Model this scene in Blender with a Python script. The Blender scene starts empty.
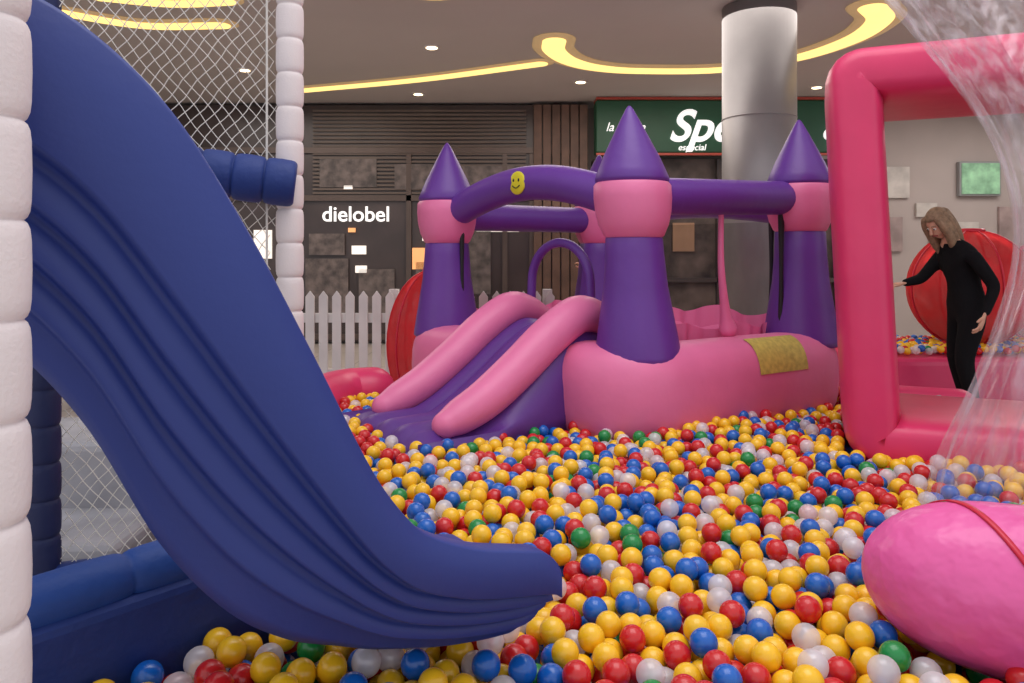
import bpy, math, random
import numpy as np
from mathutils import Vector, Matrix
random.seed(7); np.random.seed(7)
S=bpy.context.scene
S.view_settings.view_transform='Standard'
S.view_settings.exposure=0.1

def lin(c):
    return tuple(((v/255)/12.92 if v/255<=0.04045 else ((v/255+0.055)/1.055)**2.4) for v in c)
def mat(name,rgb,rough=.5,metal=0,bump=0,bscale=20,var=.06,vscale=4,spec=.5,emit=0,coat=0,alpha=1,trans=0,sub=0):
    m=bpy.data.materials.new(name); m.use_nodes=True
    nt=m.node_tree; N=nt.nodes; L=nt.links
    b=N['Principled BSDF']; c=lin(rgb)
    tc=N.new('ShaderNodeTexCoord')
    nz=N.new('ShaderNodeTexNoise'); nz.inputs['Scale'].default_value=vscale; nz.inputs['Detail'].default_value=4
    L.new(tc.outputs['Object'],nz.inputs['Vector'])
    rp=N.new('ShaderNodeValToRGB')
    rp.color_ramp.elements[0].position=.3; rp.color_ramp.elements[1].position=.7
    rp.color_ramp.elements[0].color=tuple(max(0,v*(1-var*2)) for v in c)+(1,)
    rp.color_ramp.elements[1].color=tuple(min(1,v*(1+var)) for v in c)+(1,)
    L.new(nz.outputs['Fac'],rp.inputs['Fac'])
    L.new(rp.outputs['Color'],b.inputs['Base Color'])
    b.inputs['Roughness'].default_value=rough; b.inputs['Metallic'].default_value=metal
    b.inputs['Specular IOR Level'].default_value=spec
    b.inputs['Coat Weight'].default_value=coat
    b.inputs['Alpha'].default_value=alpha
    b.inputs['Transmission Weight'].default_value=trans
    if sub: b.inputs['Subsurface Weight'].default_value=sub; b.inputs['Subsurface Scale'].default_value=.02
    if emit:
        b.inputs['Emission Color'].default_value=c+(1,); b.inputs['Emission Strength'].default_value=emit
    if bump:
        n2=N.new('ShaderNodeTexNoise'); n2.inputs['Scale'].default_value=bscale; n2.inputs['Detail'].default_value=3
        L.new(tc.outputs['Object'],n2.inputs['Vector'])
        bp=N.new('ShaderNodeBump'); bp.inputs['Strength'].default_value=bump; bp.inputs['Distance'].default_value=.02
        L.new(n2.outputs['Fac'],bp.inputs['Height']); L.new(bp.outputs['Normal'],b.inputs['Normal'])
    return m
def film_mat(name,rgb,lo,hi,scale=(3,3,1),rough=.15,gloss=.5):
    m=bpy.data.materials.new(name); m.use_nodes=True
    nt=m.node_tree; N=nt.nodes; L=nt.links; N.remove(N['Principled BSDF'])
    out=N['Material Output']
    tr=N.new('ShaderNodeBsdfTransparent'); gl=N.new('ShaderNodeBsdfGlossy'); df=N.new('ShaderNodeBsdfDiffuse')
    gl.inputs['Roughness'].default_value=rough; c=lin(rgb)+(1,)
    gl.inputs['Color'].default_value=c; df.inputs['Color'].default_value=c
    a=N.new('ShaderNodeMixShader'); a.inputs[0].default_value=gloss
    L.new(df.outputs[0],a.inputs[1]); L.new(gl.outputs[0],a.inputs[2])
    mx=N.new('ShaderNodeMixShader'); L.new(tr.outputs[0],mx.inputs[1]); L.new(a.outputs[0],mx.inputs[2])
    tc=N.new('ShaderNodeTexCoord'); mp=N.new('ShaderNodeMapping'); mp.inputs['Scale'].default_value=scale
    nz=N.new('ShaderNodeTexNoise'); nz.inputs['Scale'].default_value=5; nz.inputs['Detail'].default_value=5
    L.new(tc.outputs['Object'],mp.inputs[0]); L.new(mp.outputs[0],nz.inputs['Vector'])
    mr=N.new('ShaderNodeMapRange'); mr.inputs['From Min'].default_value=.4; mr.inputs['From Max'].default_value=.7
    mr.inputs['To Min'].default_value=lo; mr.inputs['To Max'].default_value=hi
    L.new(nz.outputs['Fac'],mr.inputs['Value']); L.new(mr.outputs[0],mx.inputs[0]); L.new(mx.outputs[0],out.inputs[0])
    return m

def empty(name,loc=(0,0,0)):
    e=bpy.data.objects.new(name,None); e.location=loc; S.collection.objects.link(e); e.empty_display_size=.1; return e

def catmull(P,n):
    P=[np.array(p,float) for p in P]; P=[2*P[0]-P[1]]+P+[2*P[-1]-P[-2]]
    out=[]
    for i in range(1,len(P)-2):
        for k in range(n):
            t=k/n; a,b,c,d=P[i-1],P[i],P[i+1],P[i+2]
            out.append(.5*((2*b)+(-a+c)*t+(2*a-5*b+4*c-d)*t*t+(-a+3*b-3*c+d)*t**3))
    out.append(P[-2]); return out

class MB:
    def __init__(s): s.v=[];s.f=[];s.m=[];s.s=[]; s.M=None
    def add(s,vs,fs,mi=0,sm=True):
        o=len(s.v)
        if s.M is not None: vs=[tuple(s.M@Vector(v)) for v in vs]
        s.v+= [tuple(map(float,v)) for v in vs]
        for f in fs: s.f.append(tuple(i+o for i in f)); s.m.append(mi); s.s.append(sm)
    def grid(s,rows,mi=0,cu=False,cv=False,sm=True,cap=False):
        n=len(rows);m=len(rows[0]); vs=[p for r in rows for p in r]; fs=[]
        for i in range(n if cu else n-1):
            for j in range(m if cv else m-1):
                a=i*m+j;b=i*m+(j+1)%m;c=((i+1)%n)*m+(j+1)%m;d=((i+1)%n)*m+j
                fs.append((a,b,c,d))
        if cap: fs.append(tuple(range(m))[::-1]); fs.append(tuple((n-1)*m+j for j in range(m)))
        s.add(vs,fs,mi,sm)
    def rev(s,prof,cx,cy,mi=0,seg=32,lean=(0,0),z0=0,wob=0,nl=8):
        rows=[]
        for r,z in prof:
            rows.append([(cx+lean[0]*(z-z0)+r*(1+wob*abs(math.sin(nl*a/2)))*math.cos(a),cy+lean[1]*(z-z0)+r*(1+wob*abs(math.sin(nl*a/2)))*math.sin(a),z) for a in [2*math.pi*k/seg for k in range(seg)]])
        s.grid(rows,mi,cv=True,cap=True)
    def box(s,c,sz,mi=0,rz=0,bev=0):
        x,y,z=[k/2 for k in sz]; cs,sn=math.cos(rz),math.sin(rz)
        vs=[]
        for a,b,d in [(-1,-1,-1),(1,-1,-1),(1,1,-1),(-1,1,-1),(-1,-1,1),(1,-1,1),(1,1,1),(-1,1,1)]:
            X,Y=a*x,b*y; vs.append((c[0]+X*cs-Y*sn,c[1]+X*sn+Y*cs,c[2]+d*z))
        s.add(vs,[(0,3,2,1),(4,5,6,7),(0,1,5,4),(1,2,6,5),(2,3,7,6),(3,0,4,7)],mi,False)
    def tube(s,P,R,mi=0,seg=16,n=6,rnd=True,flat=1,closed=False,interp=True,up=(0,0,1)):
        if not hasattr(R,'__len__'): R=[R]*len(P)
        Q=[tuple(p)+(r,) for p,r in zip(P,R)]
        if interp: Q=catmull(Q,n)
        Q=np.array(Q,float); pts=Q[:,:3]; rad=Q[:,3].copy()
        T=np.gradient(pts,axis=0); T/= np.linalg.norm(T,axis=1)[:,None]+1e-9
        if rnd:
            r0=rad[0]; r1=rad[-1]; pre=[];post=[]
            for k in range(6):
                a=math.pi/2*(k/6)
                pre.append((pts[0]-T[0]*r0*math.cos(a),r0*max(.03,math.sin(a)),T[0]))
                post.append((pts[-1]+T[-1]*r1*math.sin(math.pi/2*(k+1)/6),r1*max(.03,math.cos(math.pi/2*(k+1)/6)),T[-1]))
            seq=pre+[(pts[i],rad[i],T[i]) for i in range(len(pts))]+post
        else: seq=[(pts[i],rad[i],T[i]) for i in range(len(pts))]
        N=np.array(up,float)
        if abs(np.dot(N,seq[0][2]))>.95: N=np.array((1.,0,0))
        rows=[]
        for p,r,t in seq:
            N=N-np.dot(N,t)*t; N/=np.linalg.norm(N)+1e-9; B=np.cross(t,N)
            rows.append([tuple(p+r*(math.cos(a)*N*flat+math.sin(a)*B)) for a in [2*math.pi*k/seg for k in range(seg)]])
        s.grid(rows,mi,cv=True,cap=True)
    def padded(s,p0,p1,r,L,mi=0,seg=24):
        p0=np.array(p0,float);p1=np.array(p1,float);D=np.linalg.norm(p1-p0);n=max(1,round(D/L));P=[];R=[]
        for i in range(n):
            for t,k in ((0.0,.84),(.03,.92),(.09,.98),(.2,1.01),(.5,1.025),(.8,1.01),(.91,.98),(.97,.92)):
                P.append(p0+(p1-p0)*(i+t)/n); R.append(r*k)
        P.append(p1);R.append(r*.85)
        s.tube(P,R,mi,seg,interp=False,rnd=False)
    def ell(s,c,r,mi=0,seg=20,rings=12,M=None,fn=None):
        rows=[]
        for i in range(rings+1):
            th=math.pi*max(.02,min(.98,i/rings)) if i in(0,rings) else math.pi*i/rings
            row=[]
            for k in range(seg):
                a=2*math.pi*k/seg; p=Vector((r[0]*math.sin(th)*math.cos(a),r[1]*math.sin(th)*math.sin(a),r[2]*math.cos(th)))
                if fn: p=Vector(fn(p))
                if M: p=M@p
                row.append((c[0]+p.x,c[1]+p.y,c[2]+p.z))
            rows.append(row)
        s.grid(rows,mi,cv=True,cap=True)
    def build(s,name,mats,parent=None,bevel=0,sub=0):
        me=bpy.data.meshes.new(name); me.from_pydata(s.v,[],s.f); 
        for m in mats: me.materials.append(m)
        me.polygons.foreach_set('material_index',s.m); me.polygons.foreach_set('use_smooth',s.s); me.update()
        import bmesh
        bm=bmesh.new(); bm.from_mesh(me); bmesh.ops.recalc_face_normals(bm,faces=bm.faces); bm.to_mesh(me); bm.free()
        ob=bpy.data.objects.new(name,me); S.collection.objects.link(ob)
        if parent: ob.parent=parent
        if bevel:
            b=ob.modifiers.new('b','BEVEL'); b.width=bevel; b.segments=3; b.limit_method='ANGLE'
        return ob

# ---------------- materials
M_pink=mat('vinyl_pink',(232,120,166),.42,bump=.25,bscale=7,var=.03)
M_purple=mat('vinyl_purple',(102,54,148),.42,bump=.25,bscale=7,var=.03)
M_purple2=mat('vinyl_purple_dark',(94,52,136),.45,bump=.2,bscale=7,var=.03)
M_coral=mat('vinyl_hot_pink',(224,58,108),.36,bump=.25,bscale=5,var=.03)
M_rose=mat('vinyl_rose',(236,98,166),.3,bump=.9,bscale=9,var=.03)
M_slide=mat('slide_plastic_blue',(42,60,134),.5,bump=.04,bscale=60,var=.02)
M_bluepad=mat('foam_blue',(22,50,120),.6,bump=.2,bscale=30)
M_blueroll=mat('foam_roll_blue',(30,72,150),.6,bump=.2,bscale=30)
M_navy=mat('foam_navy',(22,34,82),.6,bump=.2,bscale=30)
M_white=mat('foam_white_cover',(236,224,222),.75,bump=.1,bscale=160,var=.02)
M_rope=mat('net_rope',(225,220,212),.8)
M_red=mat('red_vinyl',(210,30,60),.3)
M_wt=mat('white_paint',(226,220,218),.5)
M_ylw=mat('yellow_print',(220,205,40),.5)
M_black=mat('black_print',(25,22,25),.6)

# ---------------- camera
cam=bpy.data.cameras.new('camera'); co=bpy.data.objects.new('camera',cam); S.collection.objects.link(co)
co.location=(0,0,1.25); co.rotation_euler=(math.pi/2,0,0)
cam.lens=26.37; cam.sensor_width=36; cam.shift_y=-.0845; cam.clip_start=.05; S.camera=co

# ---------------- room
def slab(name,c,sz,m,bevel=0):
    b=MB(); b.box(c,sz); return b.build(name,[m],bevel=bevel)
def tile_mat(name,c1,c2,sx):
    m=mat(name,c1,.3,var=.05); nt=m.node_tree;N=nt.nodes;L=nt.links
    br=N.new('ShaderNodeTexBrick'); br.offset=0; br.inputs['Color1'].default_value=lin(c1)+(1,); br.inputs['Color2'].default_value=lin([v*.96 for v in c1])+(1,)
    br.inputs['Mortar'].default_value=lin(c2)+(1,); br.inputs['Scale'].default_value=1; br.inputs['Mortar Size'].default_value=.006
    br.inputs['Brick Width'].default_value=sx; br.inputs['Row Height'].default_value=sx
    tc=N.new('ShaderNodeTexCoord'); L.new(tc.outputs['Object'],br.inputs['Vector']); L.new(br.outputs['Color'],N['Principled BSDF'].inputs['Base Color'])
    return m
M_floor=tile_mat('floor_tiles',(200,190,182),(140,134,128),.6)
M_ceil=mat('ceiling_plaster',(200,192,188),.8,var=.02,vscale=1)
M_wall=mat('wall_plaster_beige',(184,172,166),.8,var=.05,vscale=1)
M_dark=mat('dark_facade_glass',(74,62,60),.3,var=.15,vscale=1.5)
M_brown=mat('wood_panel_brown',(108,80,66),.5,var=.15,vscale=6)
slab('floor',(1,5,-.05),(20,18,.1),M_floor)
slab('ceiling',(1,8.6,3.5),(20,9,.2),M_ceil)
slab('wall_back',(1,11,1.69),(19.4,.2,3.38),M_wall)
slab('wall_left',(-8.9,6,1.9),(.2,10,3.8),M_wall)
slab('wall_right',(10.9,6,1.9),(.2,10,3.8),M_wall)
# shopfront left
sf=empty('dark_shopfront',(0,0,0))
b=MB(); b.box((-3.3,10.72,1.69),(8.6,.3,3.34)); b.build('facade',[M_dark],sf)
b=MB()
for x in (-6.2,-4.6,-3.0,-1.45,-.1,.28): b.box((x,10.55,1.35),(.07,.06,2.65))
for z in (2.05,2.72,.1): b.box((-3.3,10.55,z),(8.5,.06,.08))
b.build('mullions',[mat('facade_metal',(96,82,76),.4,.3)],sf)
b=MB()
for k in range(6): b.box((.36+k*.128,10.5,1.75),(.112,.08,3.2))
b.build('wood_slats',[M_brown],sf,bevel=.006)
b=MB()
for k in range(22): b.box((-1.3,10.55,2.12+k*.055),(3.0,.03,.03))
b.build('shutter_slats',[mat('shutter_brown',(104,90,82),.5)],sf)
M_glow=mat('lit_display',(235,225,215),.5,emit=.9)
M_glowr=mat('lit_display_warm',(240,170,110),.5,emit=.7)
M_mid=mat('shop_goods',(104,92,88),.5,emit=.12,var=.35,vscale=9)
b=MB()
for x,z,w,h,i in ((-2.15,1.32,.2,.12,0),(-2.12,1.05,.16,.1,0),(-2.3,2.2,.12,.05,0),(-2.25,1.6,.1,.06,1),(-1.25,1.2,.3,.3,1),(-1.2,1.5,.12,.1,0),(-.2,1.6,.6,.05,0),(-.7,1.1,.2,.25,1),(-3.5,1.4,.25,.4,0),(-3.9,1.2,.3,.3,1),
  (-2.6,.8,.6,.8,2),(-1.9,.7,.5,.7,2),(-1.1,.7,.5,.9,2),(-.5,1.2,.4,1.0,2),(-2.6,1.4,.5,.3,2),(-.3,2.3,.8,.4,2),(-1.2,2.35,.9,.35,2),(-2.3,2.4,.8,.4,2),(-4.2,2.4,1.0,.4,2),(-5.2,1.2,.9,1.5,2)):
    b.box((x,10.54,z),(w,.03,h),i)
b.build('display_panels',[M_glow,M_glowr,M_mid],sf)
def text(body,loc,size,m,parent,shear=0,ext=.01,name='lettering',bold=0):
    c=bpy.data.curves.new(name,'FONT'); c.body=body; c.size=size; c.extrude=ext; c.shear=shear; c.offset=bold
    c.materials.append(m); o=bpy.data.objects.new(name,c); o.location=loc; o.rotation_euler=(math.pi/2,0,0); S.collection.objects.link(o); o.parent=parent; return o
M_sign=mat('sign_white',(240,240,238),.5,emit=.8)
text('dielobel',(-2.65,10.45,1.72),.30,M_sign,sf,bold=.003)
# green sign shop
gs=empty('green_shop_sign')
b=MB(); b.box((2.87,10.35,3.0),(3.45,.3,.72)); b.build('sign_board',[mat('sign_green',(32,80,56),.4,emit=.08)],gs,bevel=.02)
b=MB(); b.box((2.87,10.33,3.375),(3.45,.34,.03)); b.box((2.87,10.2,2.62),(3.45,.05,.03)); b.build('sign_trim',[mat('sign_trim_red',(190,80,66),.4)],gs)
text('Spe',(2.12,10.17,2.80),.60,M_sign,gs,shear=.35,bold=.012)
text('la casita',(1.27,10.17,2.93),.17,M_sign,gs,shear=.3)
text('especial',(2.25,10.17,2.67),.12,M_sign,gs,shear=.2)
text('8',(4.2,10.17,2.82),.42,M_sign,gs,shear=.3,bold=.01)
cs=empty('cafe_shopfront')
b=MB(); b.box((2.87,10.7,1.3),(3.45,.3,2.6)); b.build('interior_panel',[mat('shop_interior',(104,90,84),.5,var=.4,vscale=3)],cs)
b=MB()
for x in (1.2,2.0,2.9,3.75,4.55): b.box((x,10.5,1.3),(.08,.1,2.58))
b.box((2.87,10.5,.9),(3.4,.1,.06))
b.build('door_frames',[mat('frame_dark',(70,62,60),.4)],cs)
b=MB()
for x,z,w,h,i in ((1.5,1.9,.3,.2,0),(2.4,1.5,.3,.4,1),(3.3,1.8,.4,.2,0),(3.4,1.2,.25,.35,1),(1.6,1.2,.3,.3,0),(4.2,1.4,.3,.5,0),(2.45,2.2,.6,.06,1),(3.3,2.25,.6,.1,0),(1.55,1.55,.35,.1,1),(4.15,2.0,.4,.3,1)): b.box((x,10.5,z),(w,.03,h),i)
b.build('shop_displays',[mat('disp_a',(190,185,175),.5,emit=.3),mat('disp_b',(150,115,90),.5,emit=.15)],cs)
# right wall items
sc=empty('wall_screen'); b=MB(); b.box((6.75,10.85,2.35),(.6,.08,.5),0); b.build('bezel',[mat('bezel_gray',(150,150,150),.5)],sc,bevel=.01)
b=MB(); b.box((6.75,10.8,2.35),(.54,.02,.44)); b.build('display',[mat('screen_green',(130,170,135),.4,emit=.5,var=.4,vscale=6)],sc)
b=MB()
for x,z,w,h,i in ((5.4,2.3,.7,.45,0),(5.2,1.55,.9,.5,1),(6.4,1.5,.7,.45,0),(7.3,1.6,.5,.7,1),(6.0,1.9,.3,.2,0)): b.box((x,10.87,z),(w,.05,h),i)
b.build('wall_posters',[mat('poster_a',(205,198,190),.6,var=.12,vscale=5),mat('poster_b',(170,150,146),.6,var=.15,vscale=5)],bevel=.004)

# column
b=MB(); b.rev([(.31,0),(.31,3.39)],2.14,6.5,0,48); b.rev([(.33,0),(.33,.12),(.31,.13)],2.14,6.5,0,48)
b.rev([(.313,2.42),(.313,2.43)],2.14,6.5,0,48)
b.build('steel_column',[mat('brushed_steel',(158,154,154),.45,.45,var=.04)])

# ceiling lights
M_cove=mat('cove_light',(255,214,128),.5,emit=1.4)
M_coveglow=mat('cove_painted_glow',(210,178,130),.6,emit=.3)  # soft glow around the cove, put in as a faintly emissive wider band
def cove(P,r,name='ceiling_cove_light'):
    b=MB(); b.tube([(x,y,3.375) for x,y in P],r,0,12,8,flat=.2); b.tube([(x,y,3.392) for x,y in P],r*1.8,1,12,8,flat=.1); return b.build(name,[M_cove,M_coveglow])
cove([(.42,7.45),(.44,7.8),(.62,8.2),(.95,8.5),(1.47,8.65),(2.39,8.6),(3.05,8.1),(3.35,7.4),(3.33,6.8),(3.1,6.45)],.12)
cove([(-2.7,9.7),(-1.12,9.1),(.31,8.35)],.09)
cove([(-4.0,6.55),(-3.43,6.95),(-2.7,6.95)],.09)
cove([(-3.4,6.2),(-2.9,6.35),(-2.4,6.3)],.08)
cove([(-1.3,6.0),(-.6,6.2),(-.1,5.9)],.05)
b=MB()
for x,y in ((-.83,7.75),(-1.25,10.0),(.85,9.3),(-3.1,8.7),(3.9,9.6),(5,8.2)): b.rev([(.06,3.385),(.06,3.398)],x,y,0,20); b.rev([(.09,3.39),(.09,3.4)],x,y,1,20)
b.build('ceiling_downlights',[mat('lamp_glow',(255,225,180),.5,emit=5),M_wt])

# picket fence
b=MB()
def picket(x,y,h=.95,w=.075):
    vs=[];t=.02
    for yy in (y-t/2,y+t/2): vs+=[(x-w/2,yy,.05),(x+w/2,yy,.05),(x+w/2,yy,h-.05),(x,yy,h),(x-w/2,yy,h-.05)]
    b.add(vs,[(0,1,2,3,4),(9,8,7,6,5)]+[(i,(i+5),(i+1)%5+5,(i+1)%5) for i in range(5)],0,False)
x=-3.6
while x<.42:
    picket(x,6.3); x+=.112
for z in (.25,.72): b.box((-1.6,6.33,z),(4.1,.03,.08))
for x in (-3.6,-2.3,-1.0,.3): b.box((x,6.37,.48),(.08,.08,.96))
b.build('picket_fence',[M_wt],bevel=.003)

# ---------------- blue slide
sl=empty('playground_slide')
D=np.array((.82,.57,0));W_=np.array((-.57,.82,0));base=np.array((-.64,.95,0))
sv=[-.15,0,.1,.2,.3,.4,.5,.55,.6,.7,.8,.9]
zt=[1.62,1.60,1.55,1.452,1.292,1.10,.90,.824,.771,.722,.695,.672]
zb=[1.25,1.126,.995,.80,.668,.592,.55,.53,.515,.49,.475,.47]
from bisect import bisect
def itp(xs,ys,x):
    n=len(xs)
    i=min(max(bisect(xs,x)-1,0),n-2); 
    def sl_(k):
        if k<=0 or k>=n-1: k2=max(0,min(k,n-2)); return (ys[k2+1]-ys[k2])/(xs[k2+1]-xs[k2])
        return (ys[k+1]-ys[k-1])/(xs[k+1]-xs[k-1])
    h=xs[i+1]-xs[i];t=(x-xs[i])/h;m0=sl_(i)*h;m1=sl_(i+1)*h
    return (2*t**3-3*t*t+1)*ys[i]+(t**3-2*t*t+t)*m0+(-2*t**3+3*t*t)*ys[i+1]+(t**3-t*t)*m1
near=[(.020,0),(.006,.006),(0,.02),(0,.2),(0,.39),(.004,.403),(.030,.41),(.042,.425),(.036,.45),(.028,.54),(.032,.553),(.056,.56),(.068,.575),(.060,.60),(.052,.685),(.056,.698),(.078,.705),(.09,.72),(.082,.75),(.074,.83),(.078,.842),(.098,.85),(.106,.87),(.108,.95),(.13,1.0)]
Wd=.42
inner=[(Wd-.045,0),(Wd-.055,.015),(Wd-.06,.06),(Wd-.07,.42),(Wd-.1,.52),(Wd/2,.54),(.1,.52),(.07,.42),(.06,.06),(.055,.015),(.045,0)]
prof=[(w,t,0) for w,t in near]+[(Wd/2,1,0)]+[(Wd-w,t,1) for w,t in near[::-1]]+[(w,t,1 if w>Wd/2 else 0) for w,t in inner]
rows=[]
def spt(s_,w,t,far):
    a=itp(sv,zt,s_);c=itp(sv,zb,s_)
    if s_>.84:
        k=math.sqrt(max(0,1-((s_-.84)/.06)**2)); k=.5+.5*k; mid=a*.5+c*.5; a=mid+(a-mid)*k; c=mid+(c-mid)*k
    if far and t<.5:
        q=min(1,max(0,(s_-.5)/.3)); q=q*q*(3-2*q); t=t+(.5-t)*q*.9
    return tuple(base+D*s_+W_*w+np.array((0,0,a+(c-a)*t)))
ss=list(np.linspace(-.15,.84,75))+[.84+.06*math.sin(a) for a in np.linspace(.15,math.pi/2,10)]
for s_ in ss: rows.append([spt(s_,w,t,f) for w,t,f in prof])
b=MB(); b.grid(rows,0,cv=True)
ih=[(.045,0),(.055,.015),(.06,.06),(.07,.42),(.1,.52),(Wd/2,.54)]
oh=near+[(Wd/2,1)]
ihr=[]
for i in range(len(oh)):
    f=i/(len(oh)-1)*(len(ih)-1);k=min(int(f),len(ih)-2);g=f-k; ihr.append((ih[k][0]*(1-g)+ih[k+1][0]*g,ih[k][1]*(1-g)+ih[k+1][1]*g))
for s_ in (.9,-.15):
    for far in (0,1):
        g0=[spt(s_,Wd-w if far else w,t,far) for w,t in oh]; g1=[spt(s_,Wd-w if far else w,t,far) for w,t in ihr]
        b.grid([g0,g1],0,sm=False)
o=b.build('slide_body',[M_slide],sl)

# ---------------- play tower
tw=empty('soft_play_tower')
b=MB(); b.padded((-.612,.87,0),(-.612,.87,2.7),.046,.118); b.padded((-.77,2.6,0),(-.77,2.6,2.7),.046,.118); b.build('white_padded_posts',[M_white],tw)
b=MB(); b.padded((-1.5,2.4,0),(-1.5,2.4,2.7),.05,.12); b.build('navy_padded_post',[M_navy],tw)
b=MB(); b.padded((-1.5,2.34,1.58),(-.735,2.545,1.49),.078,.10); b.padded((-1.5,2.4,.2),(-.78,2.6,.2),.06,.3); b.padded((-.77,2.6,2.66),(-.612,.87,2.66),.05,.14);b.padded((-1.5,2.4,2.66),(-.77,2.6,2.66),.05,.14)
b.build('blue_padded_beams',[M_bluepad],tw)
b=MB(); b.box((-1.27,1.75,1.3),(.5,1.15,.08)); b.build('deck',[M_bluepad],tw,bevel=.02)
def net(name,p0,p1,z0,z1,cell,parent,r=.0022,sag=.015):
    p0=Vector(p0);p1=Vector(p1);Wn=(p1-p0).length;H=z1-z0;dv=(p1-p0)/Wn; nn=Vector((-dv.y,dv.x))
    cu=bpy.data.curves.new(name,'CURVE'); cu.dimensions='3D'; cu.bevel_depth=r; cu.bevel_resolution=1
    slope=1.25
    def pt(u,v):
        w=sag*math.sin(u*5.3+v*2.1)+sag*.6*math.sin(v*6.3)
        uu=u+.006*math.sin(v*40+u*9)+.01*math.sin(v*5)
        return (p0.x+dv.x*uu+nn.x*w,p0.y+dv.y*uu+nn.y*w,z0+v,1)
    for sg in (1,-1):
        c=-H/slope
        while c<Wn+H/slope:
            pts=[]
            for k in range(int(H/.03)+1):
                v=k*.03; u=c+sg*v/slope
                if 0<=u<=Wn: pts.append(pt(u,v))
            if len(pts)>1:
                sp=cu.splines.new('POLY'); sp.points.add(len(pts)-1)
                for q,pp in zip(sp.points,pts): q.co=pp
            c+=cell
    cu.materials.append(M_rope); o=bpy.data.objects.new(name,cu); S.collection.objects.link(o); o.parent=parent
net('climbing_net',(-1.47,2.4),(-.81,2.59),.24,2.62,.044,tw,.0016)
b=MB()
b.tube([(-.84,2.57,.25+.1*k) for k in range(24)],.004,0,8); b.build('net_edge_rope',[M_rope],tw)
b=MB(); b.box((-1.95,3.3,.33),(.9,.5,.32)); b.box((-1.95,3.1,.12),(1.1,.9,.2)); b.build('foam_step',[mat('foam_gray',(165,163,168),.6,var=.15)],bevel=.04)
ang=math.atan2(1,.85); nx,ny=-.762,.648
PX,PY=-.735,1.475
pb=empty('pit_border_pad')
pd=MB(); pd.box((PX+nx*.06,PY+ny*.06,.29),(.86,.12,.58),0,ang); pd.build('panel',[M_bluepad],pb,bevel=.025)
pd=MB(); cx,cy=PX+nx*.06,PY+ny*.06; dx,dy=.648*.42,.762*.42
pd.padded((cx-dx,cy-dy,.60),(cx+dx,cy+dy,.60),.052,.2); pd.build('top_roll',[M_blueroll],pb)

# ---------------- bouncy castle
ca=empty('bouncy_castle')
C=np.array((.62,3.70));Rr=np.array((1.68,4.36));L_=np.array((-.42,4.85));B_=L_+Rr-C
TB=[(C,0,(-.035,0)),(Rr,.05,(-.01,0)),(L_,-.01,(0,0)),(B_,0,(0,0))]
b=MB()
for p,dz,ln in TB:
    x,y=p
    k=dict(lean=ln,z0=.8)
    b.rev([(.15,.715),(.200,.728),(.213,.74),(.211,.765),(.198,.85),(.178,.97),(.157,1.1),(.145,1.25),(.14,1.33+dz),(.12,1.36+dz)],x,y,0,36,**k)
    b.rev([(.13,1.33+dz),(.148,1.345+dz),(.172,1.40+dz),(.186,1.46+dz),(.192,1.53+dz),(.19,1.59+dz),(.17,1.615+dz),(.1,1.62+dz)],x,y,1,36,**k)
    b.rev([(.12,1.595+dz),(.178,1.605+dz),(.183,1.625+dz),(.165,1.67+dz),(.135,1.74+dz),(.095,1.82+dz),(.05,1.91+dz),(.018,1.97+dz),(.006,1.985+dz)],x,y,2,36,**k)
b.build('turrets',[M_purple,M_pink,M_purple],ca)
def rrect(c1,c2,c3,c4,rc,n=8,m=14):
    P=[c1,c2,c3,c4];out=[]
    for i in range(4):
        p=np.array(P[i]);a=np.array(P[i-1]);d=np.array(P[(i+1)%4])
        ua=(a-p)/np.linalg.norm(a-p);ud=(d-p)/np.linalg.norm(d-p)
        s0=p+ua*rc;s1=p+ud*rc
        for k in range(n+1):
            t=k/n; out.append((1-t)**2*s0+2*t*(1-t)*p+t*t*s1)
        e=np.array(d)-ud*rc
        for k in range(1,m): out.append(s1+(e-s1)*k/m)
    return out
cen=(C+B_)/2
nf=np.array((-.771,-.637));wf=np.array((.637,-.771));F=C+.585*np.array((-.637,.771))
ex=lambda p:p+(p-cen)/np.linalg.norm(p-cen)*.07
ring=rrect(ex(C)+nf*.06,ex(Rr),ex(B_),ex(L_)+nf*.03,.16); n=len(ring); cz=.56
def sect(i,ang,hw=.19,hh=.255,off=0):
    p=ring[i%n];t=ring[(i+1)%n]-ring[i-1];t=t/np.linalg.norm(t); nr=np.array((t[1],-t[0]))
    c,s_=math.cos(ang),math.sin(ang);e=.72
    u=(hw+off)*math.copysign(abs(c)**e,c);v=(hh+off)*math.copysign(abs(s_)**e,s_)
    return (p[0]+nr[0]*u,p[1]+nr[1]*u,cz+v)
b=MB(); b.grid([[sect(i,2*math.pi*k/28) for k in range(28)] for i in range(n)],0,cu=True,cv=True)
b.add([(C[0],C[1],.6),(Rr[0],Rr[1],.6),(B_[0],B_[1],.6),(L_[0],L_[1],.6)],[(0,1,2,3)],0,False)
def wavy(p,q,z0,z1,amp,mi,f=26):
    rows=[]
    d=(q-p);l=np.linalg.norm(d);nr=np.array((d[1],-d[0]))/l
    for i in range(90):
        t=i/89;w=amp*math.sin(f*t)+amp*.6*math.sin(f*2.3*t+1)
        rows.append([(p[0]+d[0]*t+nr[0]*(w+(j/6)*.02),p[1]+d[1]*t+nr[1]*(w+(j/6)*.02),z0+(z1-z0)*j/6*(1+.08*math.sin(f*.7*t+2)*(j/6))) for j in range(7)])
    b.grid(rows,mi)
inn=lambda p,k=.1:p+(cen-p)*k
wavy(inn(C,.3),inn(Rr,.12),.6,.86,.02,0); wavy(inn(Rr),inn(B_),.6,.91,.02,0); wavy(inn(B_),inn(L_),.6,.91,.02,0)
b.build('base_cushion',[M_pink],ca)
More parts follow.
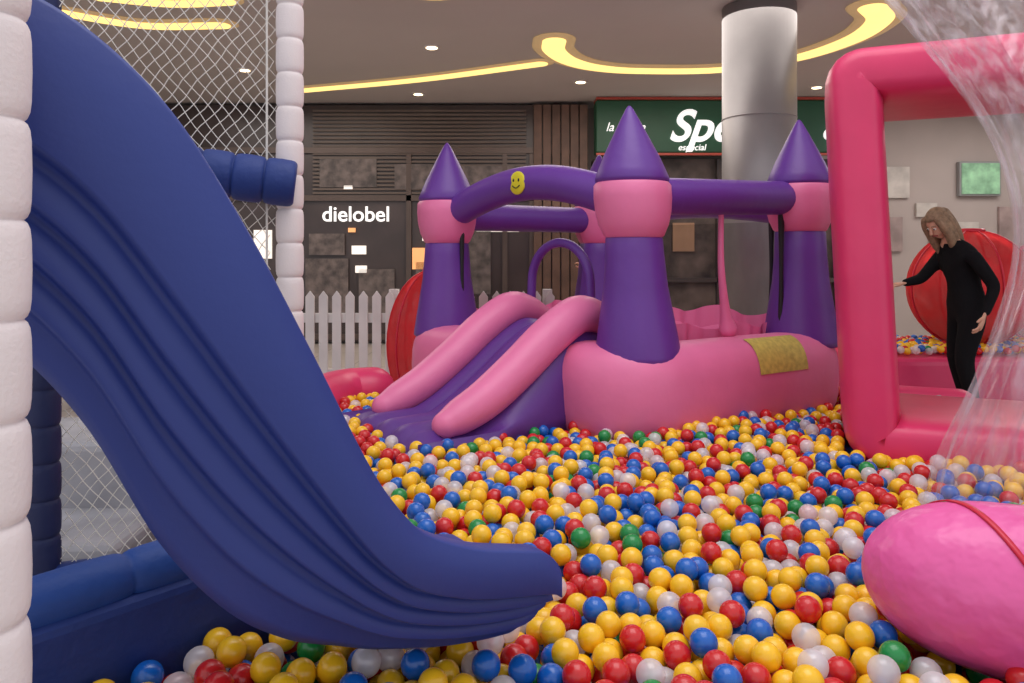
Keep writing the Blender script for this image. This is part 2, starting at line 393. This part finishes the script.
idx=[i for i in range(n) if 1.14<ring[i][0]<1.52 and ring[i][1]<4.4]
b=MB(); b.grid([[sect(i,a,off=.004) for a in np.linspace(.2,1.3,10)] for i in idx],0)
b.build('warning_label',[mat('label_yellow',(202,186,92),.6,var=.12,vscale=40)],ca)
b=MB()
def v3(p,z): return (p[0],p[1],z)
def lerp(a,c,t): return a+(c-a)*t
b.tube([v3(lerp(C,L_,t),1.49+.17*math.sin(math.pi*t)) for t in np.linspace(.06,.94,9)],.098,0,24,5,rnd=False)
b.tube([v3(lerp(B_,Rr,t),1.50+.08*math.sin(math.pi*t)) for t in np.linspace(.06,.94,7)],.09,0,20,5,rnd=False)
b.tube([v3(lerp(C,Rr,t),1.54+.04*t) for t in np.linspace(.06,.94,5)],.095,0,24,5,rnd=False)
b.tube([v3(lerp(L_,B_,t),1.5) for t in np.linspace(.06,.94,5)],.09,0,20,5,rnd=False)
hp=[]
hc=F-.08*nf-wf*.06
for t in np.linspace(0,math.pi,13): hp.append(v3(hc+wf*.24*math.cos(t),1.09+.23*math.sin(t)))
hp=[v3(hc+wf*.24,.7)]+[v3(hc+wf*.245,.95)]+hp+[v3(hc-wf*.245,.95)]+[v3(hc-wf*.24,.7)]
b.tube(hp,.026,0,12,3)
b.build('arches',[M_purple],ca)
b=MB(); q=lerp(C,Rr,.47); b.tube([v3(q,1.5),v3(q,1.2),v3(q+.03,.95),v3(q+.05,.85)],[.014,.018,.028,.05],0,12); b.build('pink_strut',[M_pink],ca)
b=MB(); mid=lerp(C,L_,.5)+nf*.09; Mr=Matrix.Rotation(math.atan2(nf[1],nf[0]),4,'Z')
b.ell((mid[0],mid[1],1.655),(.012,.07,.066),0,M=Mr.to_3x3())
for a_,zz in ((-.022,1.67),(.022,1.67)): pq=mid+wf*a_+nf*.011; b.ell((pq[0],pq[1],zz),(.004,.007,.01),1,M=Mr.to_3x3(),seg=10,rings=6)
b.tube([v3(mid+wf*x_+nf*.012,1.64-.014*math.cos(x_*50)) for x_ in (-.03,-.015,0,.015,.03)],.003,1,6,3)
b.build('smiley_badge',[M_ylw,M_black],ca)
M_mesh=film_mat('dark_safety_mesh',(30,24,36),.28,.34,rough=.6,gloss=.1)
b=MB()
for p,q,z0,z1 in ((L_,B_,.8,1.45),(B_,Rr,.8,1.45)): b.add([v3(p,z0),v3(q,z0),v3(q,z1),v3(p,z1)],[(0,1,2,3)],0,False)
b.build('safety_mesh',[M_mesh],ca)
b=MB()
for p,q,t in ((C,Rr,.86),(Rr,B_,.12),(L_,C,.1)):
    pp=lerp(p,q,t); b.tube([v3(pp,1.5),v3(pp,1.15),v3(pp,.8)],[.02,.012,.022],0,8)
b.build('mesh_edging',[M_black],ca)
# inflatable slide
sa=[-.15,0,.12,.3,.5,.7,.85,1.0,1.12]; szr=[.86,.92,.93,.84,.70,.575,.51,.46,.42]
def P3(a,w,z): q=F+nf*a+wf*w; return (q[0],q[1],z)
rows=[]
for a in np.linspace(-.12,1.15,44):
    h=itp(sa,szr,min(a,1.1))-.05; h=max(h,.475); 
    if a>1.04: h-=(a-1.04)**2*9
    row=[]
    lobes=[]
    for w in np.linspace(-.22,.22,37):
        lobes.append((w,h+.024*abs(math.sin((w+.22)/.44*math.pi*3))-.01))
    e=.03*math.sin(min(1,max(0,(a+.12)/1.24))*math.pi)
    g=min(1,max(0,(a-.1)/.7))*.05
    side=[(.27,h-.0),(.315+e,h-.05),(.33+e+g,(h+.4)/2),(.34+e+g,.46),(.33+e+g,.38),(.28,.33)]
    cross=[(-w,z) for w,z in side[::-1]]+lobes+side
    rows.append([P3(a,w,z) for w,z in cross])
b=MB(); b.grid(rows,0,cv=True,cap=True); b.build('slide_body',[M_purple2],ca)
b=MB()
for w in (-.265,.275):
    aa=[-.1,.0,.12,.3,.5,.7,.85,.93]; 
    b.tube([P3(a,w,itp(sa,szr,a)+.01) for a in aa],[.08,.095,.104,.104,.102,.097,.086,.065],0,20,5,flat=.95)
b.build('slide_rails',[M_pink],ca)

# pit border inflatable
b=MB(); b.tube([(-1.1,3.0,.42),(-1.1,3.5,.42),(-1.08,4.3,.42),(-1.0,4.55,.42),(-.86,4.62,.42)],.14,0,20,8); b.build('pink_pit_border',[M_coral])
b=MB(); b.tube([(2.15,4.75,.32),(2.3,4.7,.32),(2.7,4.55,.32)],.12,0,20,8); b.build('pink_pit_border',[M_coral])

# ---------------- pink gate tunnel
A=np.array((1.385,3.12));u=np.array((.923,-.385));v=np.array((.385,.923))
tu=empty('inflatable_gate')
u0,u1,z0_,z1_=.11,1.25,.46,2.02;rc=.05
pts=rrect((u0,z0_),(u1,z0_),(u1,z1_),(u0,z1_),rc,6,12)
b=MB(); rows=[]
m=len(pts)
for i in range(m):
    p=pts[i];t=pts[(i+1)%m]-pts[i-1];t=t/np.linalg.norm(t);nr=np.array((t[1],-t[0]));row=[]
    for k in range(36):
        a=2*math.pi*k/36;c,s_=math.cos(a),math.sin(a);e=.55
        ct=.115*math.copysign(abs(c)**e,c);dv=.42*math.copysign(abs(s_)**.35,s_)
        pu=p[0]+nr[0]*ct;pz=p[1]+nr[1]*ct
        pu-=.05*(pz-.5)
        q=A+u*pu+v*(.42+dv); row.append((q[0],q[1],pz))
    rows.append(row)
b.grid(rows,0,cu=True,cv=True); b.build('frame_tube',[M_coral],tu)

# ---------------- balls
r=.030; r2=4*r*r
gr={}
balls=[]
Mi=np.linalg.inv(np.array([[Rr[0]-C[0],L_[0]-C[0]],[Rr[1]-C[1],L_[1]-C[1]]]))
def ok(x,y):
    if y<1.0 or y>4.75: return False
    if x<-.72*y-.3 or x>.72*y+.2: return False
    if y>=1.75 and x<-.94: return False
    if y<2.2 and (x-PX)*(-.762)+(y-PY)*.648>-.035: return False
    if x<-.5 and y>4.42: return False
    ax=x-C[0];ay=y-C[1]; s1=Mi[0,0]*ax+Mi[0,1]*ay; s2=Mi[1,0]*ax+Mi[1,1]*ay
    if -.22<s1<1.2 and -.16<s2<1.16: return False
    dx=x-F[0];dy=y-F[1];a=dx*nf[0]+dy*nf[1];w=dx*wf[0]+dy*wf[1]
    if 0<a<1.12 and abs(w)<.39: return False
    dx=x-A[0];dy=y-A[1];a=dx*u[0]+dy*u[1];w=dx*v[0]+dy*v[1]
    if -.02<a<1.4 and 0<w<.88: return False
    if y>4.3 and x>2.0 : return False
    if x>.8 and abs((y-1.62)+(x-.8)*.5)<.12: return False
    return True
cell=.062
def height(x,y):
    z=.29+.015*math.sin(x*3.1)*math.sin(y*2.7)
    cx=int(math.floor(x/cell));cy=int(math.floor(y/cell))
    for i in (cx-1,cx,cx+1):
        for j in (cy-1,cy,cy+1):
            for (bx,by,bz) in gr.get((i,j),()):
                d=(bx-x)**2+(by-y)**2
                if d<r2:
                    h=bz+math.sqrt(r2-d)
                    if h>z: z=h
    return z
tries=0
while tries<21500:
    tries+=1
    y=random.uniform(1.0,4.75); x=random.uniform(-1.35,2.6)
    if not ok(x,y): continue
    z=height(x,y)
    if z>.56: continue
    for st in (.03,.02,.012,.006):
        for rep in range(2):
            best=None;ph=random.random()*6.28
            for k in range(5):
                nx_=x+st*math.cos(ph+k*1.2566);ny_=y+st*math.sin(ph+k*1.2566)
                if not ok(nx_,ny_): continue
                h=height(nx_,ny_)
                if h<z-1e-4: z=h;best=(nx_,ny_)
            if best: x,y=best
            else: break
    if z>.436+.018*math.sin(x*4+1)*math.sin(y*3): continue
    gr.setdefault((int(math.floor(x/cell)),int(math.floor(y/cell))),[]).append((x,y,z)); balls.append((x,y,z))
print('balls',len(balls))
def ballmat(n,rgb): return mat(n,rgb,.25,var=.02,coat=.2)
BM=[ballmat('ball_yellow',(252,196,34)),ballmat('ball_red',(208,34,36)),ballmat('ball_blue',(20,98,192)),film_mat('ball_clear',(246,240,244),.45,.58,rough=.15,gloss=.14),ballmat('ball_green',(24,138,66))]
import bmesh
def ico(sub):
    bm=bmesh.new(); bmesh.ops.create_icosphere(bm,subdivisions=sub,radius=1); vv=np.array([q.co[:] for q in bm.verts]);ff=np.array([[k.index for k in f.verts] for f in bm.faces]); bm.free(); return vv,ff
I3,I4=ico(3),ico(4)
def ballmesh(name,bl,rad):
    V=[];Fc=[];MI=[];o=0
    for (x,y,z) in bl:
        iv,fi=(I4 if y<1.9 else I3)
        V.append(iv*rad*random.uniform(.97,1.0)+np.array((x,y,z)));Fc.append(fi+o);o+=len(iv)
        q=random.random(); mi=0 if q<.38 else 1 if q<.61 else 2 if q<.80 else 3 if q<.96 else 4
        MI.append(np.full(len(fi),mi,dtype=np.int32))
    V=np.concatenate(V);Fc=np.concatenate(Fc);MI=np.concatenate(MI)
    me=bpy.data.meshes.new(name); me.vertices.add(len(V)); me.vertices.foreach_set('co',V.ravel().astype(np.float32))
    me.loops.add(Fc.size); me.loops.foreach_set('vertex_index',Fc.ravel().astype(np.int32))
    me.polygons.add(len(Fc)); me.polygons.foreach_set('loop_start',np.arange(0,Fc.size,3,dtype=np.int32)); me.polygons.foreach_set('loop_total',np.full(len(Fc),3,dtype=np.int32))
    for k in BM: me.materials.append(k)
    me.polygons.foreach_set('material_index',MI); me.update(calc_edges=True); me.polygons.foreach_set('use_smooth',np.ones(len(Fc),dtype=bool)); me.update()
    ob=bpy.data.objects.new(name,me); S.collection.objects.link(ob)
ballmesh('ball_pit_balls',balls,r)
slab('ball_pit_mat',(.87,2.8,.12),(3.4,3.7,.24),M_bluepad,.02)
fb=[]
for i in range(40):
    for j in range(14):
        fb.append((3.0+i*.065+random.uniform(-.015,.015),6.3+j*.065+random.uniform(-.015,.015),.435+random.uniform(-.0,.03)))
ballmesh('ball_pit_balls',fb,.031)
slab('toddler_ball_pool',(4.3,6.8,.2),(2.9,1.3,.4),M_coral,.06)

# ---------------- pink roller + clear film
ro=empty('water_roller')
def AXP(d): # axis point at distance d from blunt end
    k=min(d,.75); x=.785+.85*k; y=1.685-.5*k+.10*max(0,k-.3)**2
    if d>.75: x+=(d-.75)*.97; y-=(d-.75)*.2
    return x,y,.560
def ARD(d): return .172*math.sqrt(max(.0004,1-(1-min(d/.32,1))**2.5))
ds=[0,.002,.006,.012,.02,.03,.045,.06,.08,.1,.125,.15,.18,.21,.25,.3,.36,.43,.5,.6,.7,.8,.95,1.1,1.3]
b=MB(); b.tube([AXP(d) for d in ds],[ARD(d) for d in ds],0,44,interp=False,rnd=False); b.build('end_tube',[M_rose],ro)
b=MB(); rows=[]
for wdt in (-.007,.007):
    row=[]
    for k in range(30):
        f=k/29; th=math.radians(-50+160*f); d=.09+.33*f+wdt
        cx,cy,cz_=AXP(d); rr=ARD(d)+.004
        row.append((cx-.507*rr*math.sin(th),cy-.862*rr*math.sin(th),cz_+rr*math.cos(th)))
    rows.append(row)
b.grid(rows,0); so=b.build('strap',[M_red],ro); sm_=so.modifiers.new('th','SOLIDIFY'); sm_.thickness=.003
rows=[]
zs=np.linspace(.56,2.3,60)
zk=[.5,.68,.85,1.05,1.25,1.45,1.65,1.85,2.1,2.35];rk=[.47,.43,.37,.30,.255,.275,.35,.47,.64,.82]
for z in zs:
    rr=itp(zk,rk,z)
    rows.append([(1.55+rr*(1+.022*math.sin(17*a+3*z)+.015*math.sin(31*a-5*z))*math.cos(a),1.85+rr*(1+.022*math.sin(17*a+3*z)+.015*math.sin(31*a-5*z))*math.sin(a),z) for a in [2*math.pi*k/160 for k in range(160)]])
b=MB(); b.grid(rows,0,cv=True); b.build('clear_film',[film_mat('clear_vinyl',(235,225,230),.06,.38,(6,6,.4),.12,.3)],ro)

# red zorbs
def zorb(name,x,y,z,rad,m1,m2,rz=None):
    rz=rz or rad
    e=empty(name,(0,0,0)); b=MB(); b.ell((x,y,z),(rad,rad*.9,rz),0,32,24,fn=lambda p:p*(1+.02*abs(math.sin(8*math.atan2(p.y,p.x))))); b.build('shell',[m1],e)
    b=MB()
    for k in range(8):
        a=k*math.pi/4; b.tube([(x+rad*1.01*math.sin(t)*math.cos(a),y+rad*.91*math.sin(t)*math.sin(a),z+rz*1.01*math.cos(t)) for t in np.linspace(.15,math.pi-.15,11)],.009,0,6,2)
    b.rev([(rad*.25,z+rz*.97),(rad*.22,z+rz*1.03),(rad*.05,z+rz*1.04)],x,y,0,20)
    b.build('seams',[m2],e)
M_redf=film_mat('red_film',(225,60,64),.7,.9,(1,1,1),.25,.15); M_pinkf=film_mat('pink_film',(230,140,156),.35,.6,(1,1,1),.2,.3)
zorb('zorb_ball',-.6,5.68,.57,.34,M_redf,M_red,.56)
zorb('zorb_ball',4.12,6.75,.95,.52,M_redf,M_red)
zorb('zorb_ball',4.95,6.9,.9,.48,M_pinkf,M_coral)

# ---------------- people
M_skin=mat('skin',(212,160,135),.5,sub=.1); M_hair=mat('hair_blond',(150,120,94),.6,bump=.5,bscale=80,var=.2,vscale=30)
M_cl=mat('clothes_black',(22,21,24),.9,bump=.3,bscale=25,spec=.15); M_shoe=mat('shoe',(20,20,22),.5); M_ew=mat('eye_white',(235,230,225),.3); M_lip=mat('lips',(165,80,80),.5)
def hand(b,w,d,pn,mi,sc=1):
    w=Vector(w);d=Vector(d).normalized();pn=Vector(pn); pn=(pn-pn.dot(d)*d).normalized(); s_=d.cross(pn)
    b.tube([w-d*.02,w+d*.02,w+d*.05,w+d*.085],[.024,.03,.038,.036],mi,12,3,flat=.45,up=pn)
    for k,(o,l) in enumerate(((-.028,.062),(-.009,.072),(.010,.068),(.027,.052))):
        q=w+d*.082+s_*o; b.tube([q,q+d*l*.4+pn*.004,q+d*l*.75+pn*.016,q+d*l*.95+pn*.032],[.0085,.008,.0075,.0065],mi,8,3)
    q=w+d*.03-s_*.028; b.tube([q,q+d*.025-s_*.02+pn*.01,q+d*.05-s_*.026+pn*.02],[.011,.0095,.008],mi,8,3)
def person(name,loc,J,mats,headc,yaw,pitch,hair_long=True,rz=0,scl=1):
    e=empty(name,loc); e.rotation_euler=(0,0,rz); e.scale=(scl,)*3
    names=list(J); me=bpy.data.meshes.new(name+'_body')
    E=[('pelvis','spine',0),('spine','chest',0),('chest','uchest',0),('uchest','neck',2),('neck','headb',2),
       ('uchest','shL',0),('shL','elL',0),('elL','wrL',0),('uchest','shR',0),('shR','elR',0),('elR','wrR',0),
       ('pelvis','hipL',1),('hipL','knL',1),('knL','anL',1),('anL','toL',3),('pelvis','hipR',1),('hipR','knR',1),('knR','anR',1),('anR','toR',3)]
    me.from_pydata([J[k][:3] for k in names],[(names.index(a),names.index(c)) for a,c,_ in E],[])
    ob=bpy.data.objects.new('body',me); S.collection.objects.link(ob)
    sk=ob.modifiers.new('s','SKIN'); sk.use_smooth_shade=True
    for i,k in enumerate(names):
        rr=J[k][3]; d=me.skin_vertices[0].data[i]; d.radius=(rr,rr); d.use_root=(k=='pelvis')
    ss_=ob.modifiers.new('ss','SUBSURF'); ss_.levels=2; ss_.render_levels=2
    dg=bpy.context.evaluated_depsgraph_get(); dg.update(); nm=bpy.data.meshes.new_from_object(ob.evaluated_get(dg))
    ob.modifiers.clear(); ob.data=nm; nm.materials.clear()
    for m_ in mats: nm.materials.append(m_)
    segs=[(Vector(J[a][:3]),Vector(J[c][:3]),l,(J[a][3]+J[c][3])/2) for a,c,l in E]
    for p in nm.polygons:
        c=p.center;bd=9;bl=0
        for a,q,l,rr in segs:
            t=max(0,min(1,(c-a).dot(q-a)/(q-a).length_squared)); d=(c-(a+(q-a)*t)).length-rr
            if d<bd: bd=d;bl=l
        if c.z<J['pelvis'][2] and bl==0 and bd<.2 and abs(c.z-J['pelvis'][2])<.1: bl=1
        p.material_index=bl; p.use_smooth=True
    ob.parent=e
    b=MB(); M=Matrix.Translation(headc)@Matrix.Rotation(yaw,4,'Z')@Matrix.Rotation(pitch,4,'X'); b.M=M
    def hf(p):
        x,y,z=p
        if z<-.02: k=1+(z+.02)*3.2; x*=k; y=y*(1+(z+.02)*1.2)-.006
        if y<-.06 and abs(z)<.02: y+=.004
        return (x,y,z)
    b.ell((0,0,0),(.074,.092,.115),0,28,20,fn=hf)
    b.tube([(0,-.088,.02),(0,-.1,-.005),(0,-.106,-.022)],[.007,.01,.012],0,10,3)
    for sx in (-1,1):
        b.ell((sx*.028,-.083,.008),(.014,.008,.009),1,12,8); b.ell((sx*.028,-.09,.008),(.006,.004,.006),2,10,6)
        b.tube([(sx*.014,-.09,.03),(sx*.03,-.09,.034),(sx*.044,-.08,.028)],.003,3,6,3)
        b.ell((sx*.074,.0,-.005),(.01,.018,.028),0,12,8)
    b.tube([(-.022,-.082,-.052),(0,-.09,-.05),(.022,-.082,-.052)],[.004,.007,.004],4,8,3,flat=.7)
    def capf(p):
        x,y,z=p
        if y<-.02 and z<.055: y=-.02+(y+.02)*.1
        if z<-.03: z=-.03+(z+.03)*(.9 if hair_long else .3); y=y+.012
        return (x,y,z)
    b.ell((0,.01,.012),(.086,.105,.122),3,28,20,fn=capf)
    if hair_long:
        for sx,yy in ((-1,-.045),(-1,-.01),(-1,.03),(-.5,.075),(0,.09),(.5,.075),(1,.03),(1,-.01),(1,-.045)):
            b.tube([(sx*.06,yy,.06),(sx*.078,yy,-.0),(sx*.082,yy+.005,-.08),(sx*.075,yy+.0,-.17),(sx*.06,yy-.01,-.28)],[.03,.034,.034,.03,.01],3,12,4)
    b.build('head',[mats[2],M_ew,M_black,M_hair,M_lip],e)
    b=MB()
    for sd,pn in (('L',(-.8,0.5,0)),('R',(0,0,-1))):
        w=Vector(J['wr'+sd][:3]);d=w-Vector(J['el'+sd][:3]); hand(b,w,d,pn,0)
    b.build('hands',[mats[2]],e)
    return e
J={'pelvis':(.10,0,.88,.14),'spine':(.085,0,1.02,.115),'chest':(.045,0,1.17,.13),'uchest':(.01,0,1.27,.1),'neck':(-.04,0,1.37,.045),'headb':(-.07,0,1.43,.045),
 'shL':(.03,-.16,1.26,.062),'elL':(.17,-.22,1.02,.048),'wrL':(.06,-.27,.81,.03),'shR':(-.01,.15,1.25,.055),'elR':(-.16,.17,1.06,.045),'wrR':(-.33,.12,1.03,.028),
 'hipL':(.10,-.085,.8,.105),'knL':(.01,-.1,.47,.07),'anL':(.09,-.11,.1,.045),'toL':(-.08,-.13,.045,.038),'hipR':(.11,.085,.8,.105),'knR':(.06,.09,.47,.066),'anR':(.16,.1,.1,.045),'toR':(0.0,.09,.045,.036)}
person('woman',(3.36,5.7,0),J,[M_cl,M_cl,M_skin,M_shoe],(-.115,0,1.485),math.radians(-72),math.radians(34))
J2={'pelvis':(0,0,.92,.13),'spine':(0,0,1.07,.11),'chest':(0,0,1.25,.13),'uchest':(0,0,1.36,.1),'neck':(0,0,1.46,.045),'headb':(0,-.01,1.5,.045),
 'shL':(.17,0,1.35,.058),'elL':(.23,.0,1.08,.045),'wrL':(.24,-.1,.86,.028),'shR':(-.16,0,1.35,.055),'elR':(-.3,-.15,1.15,.043),'wrR':(-.42,-.3,1.3,.028),
 'hipL':(.09,0,.84,.1),'knL':(.1,-.02,.48,.063),'anL':(.1,0,.1,.042),'toL':(.12,-.15,.045,.038),'hipR':(-.09,0,.84,.1),'knR':(-.1,-.02,.48,.06),'anR':(-.1,0,.1,.04),'toR':(-.12,-.15,.045,.036)}
person('shopper',(1.02,7.1,0),J2,[mat('shirt_white',(215,205,200),.8),mat('trousers_beige',(120,100,90),.8),M_skin,M_shoe],(0,-.02,1.58),0,.1,hair_long=False,scl=.86)

# ---------------- light
w=bpy.data.worlds.new('world'); S.world=w; w.use_nodes=True
w.node_tree.nodes['Background'].inputs[0].default_value=(.93,.94,1,1); w.node_tree.nodes['Background'].inputs[1].default_value=.85
def area(name,loc,rot,size,en,col):
    l=bpy.data.lights.new(name,'AREA'); l.size=size; l.energy=en; l.color=col; o=bpy.data.objects.new(name,l); o.location=loc; o.rotation_euler=rot; S.collection.objects.link(o)
area('overhead_fill',(.5,1.8,5.5),(0,0,0),3.5,105,(1,.97,.97))  # added overhead lamp for soft light and ball highlights; open atrium is assumed
area('mall_fill',(1.2,7.6,3.3),(0,0,0),3,75,(1,.92,.86))  # this and the next two: fill lamps added to brighten the mall backdrop
area('mall_fill',(-3.2,8.3,3.3),(0,0,0),2.5,55,(1,.92,.85))
area('mall_fill',(6.5,8.5,3.3),(0,0,0),2.5,70,(1,.94,.9))
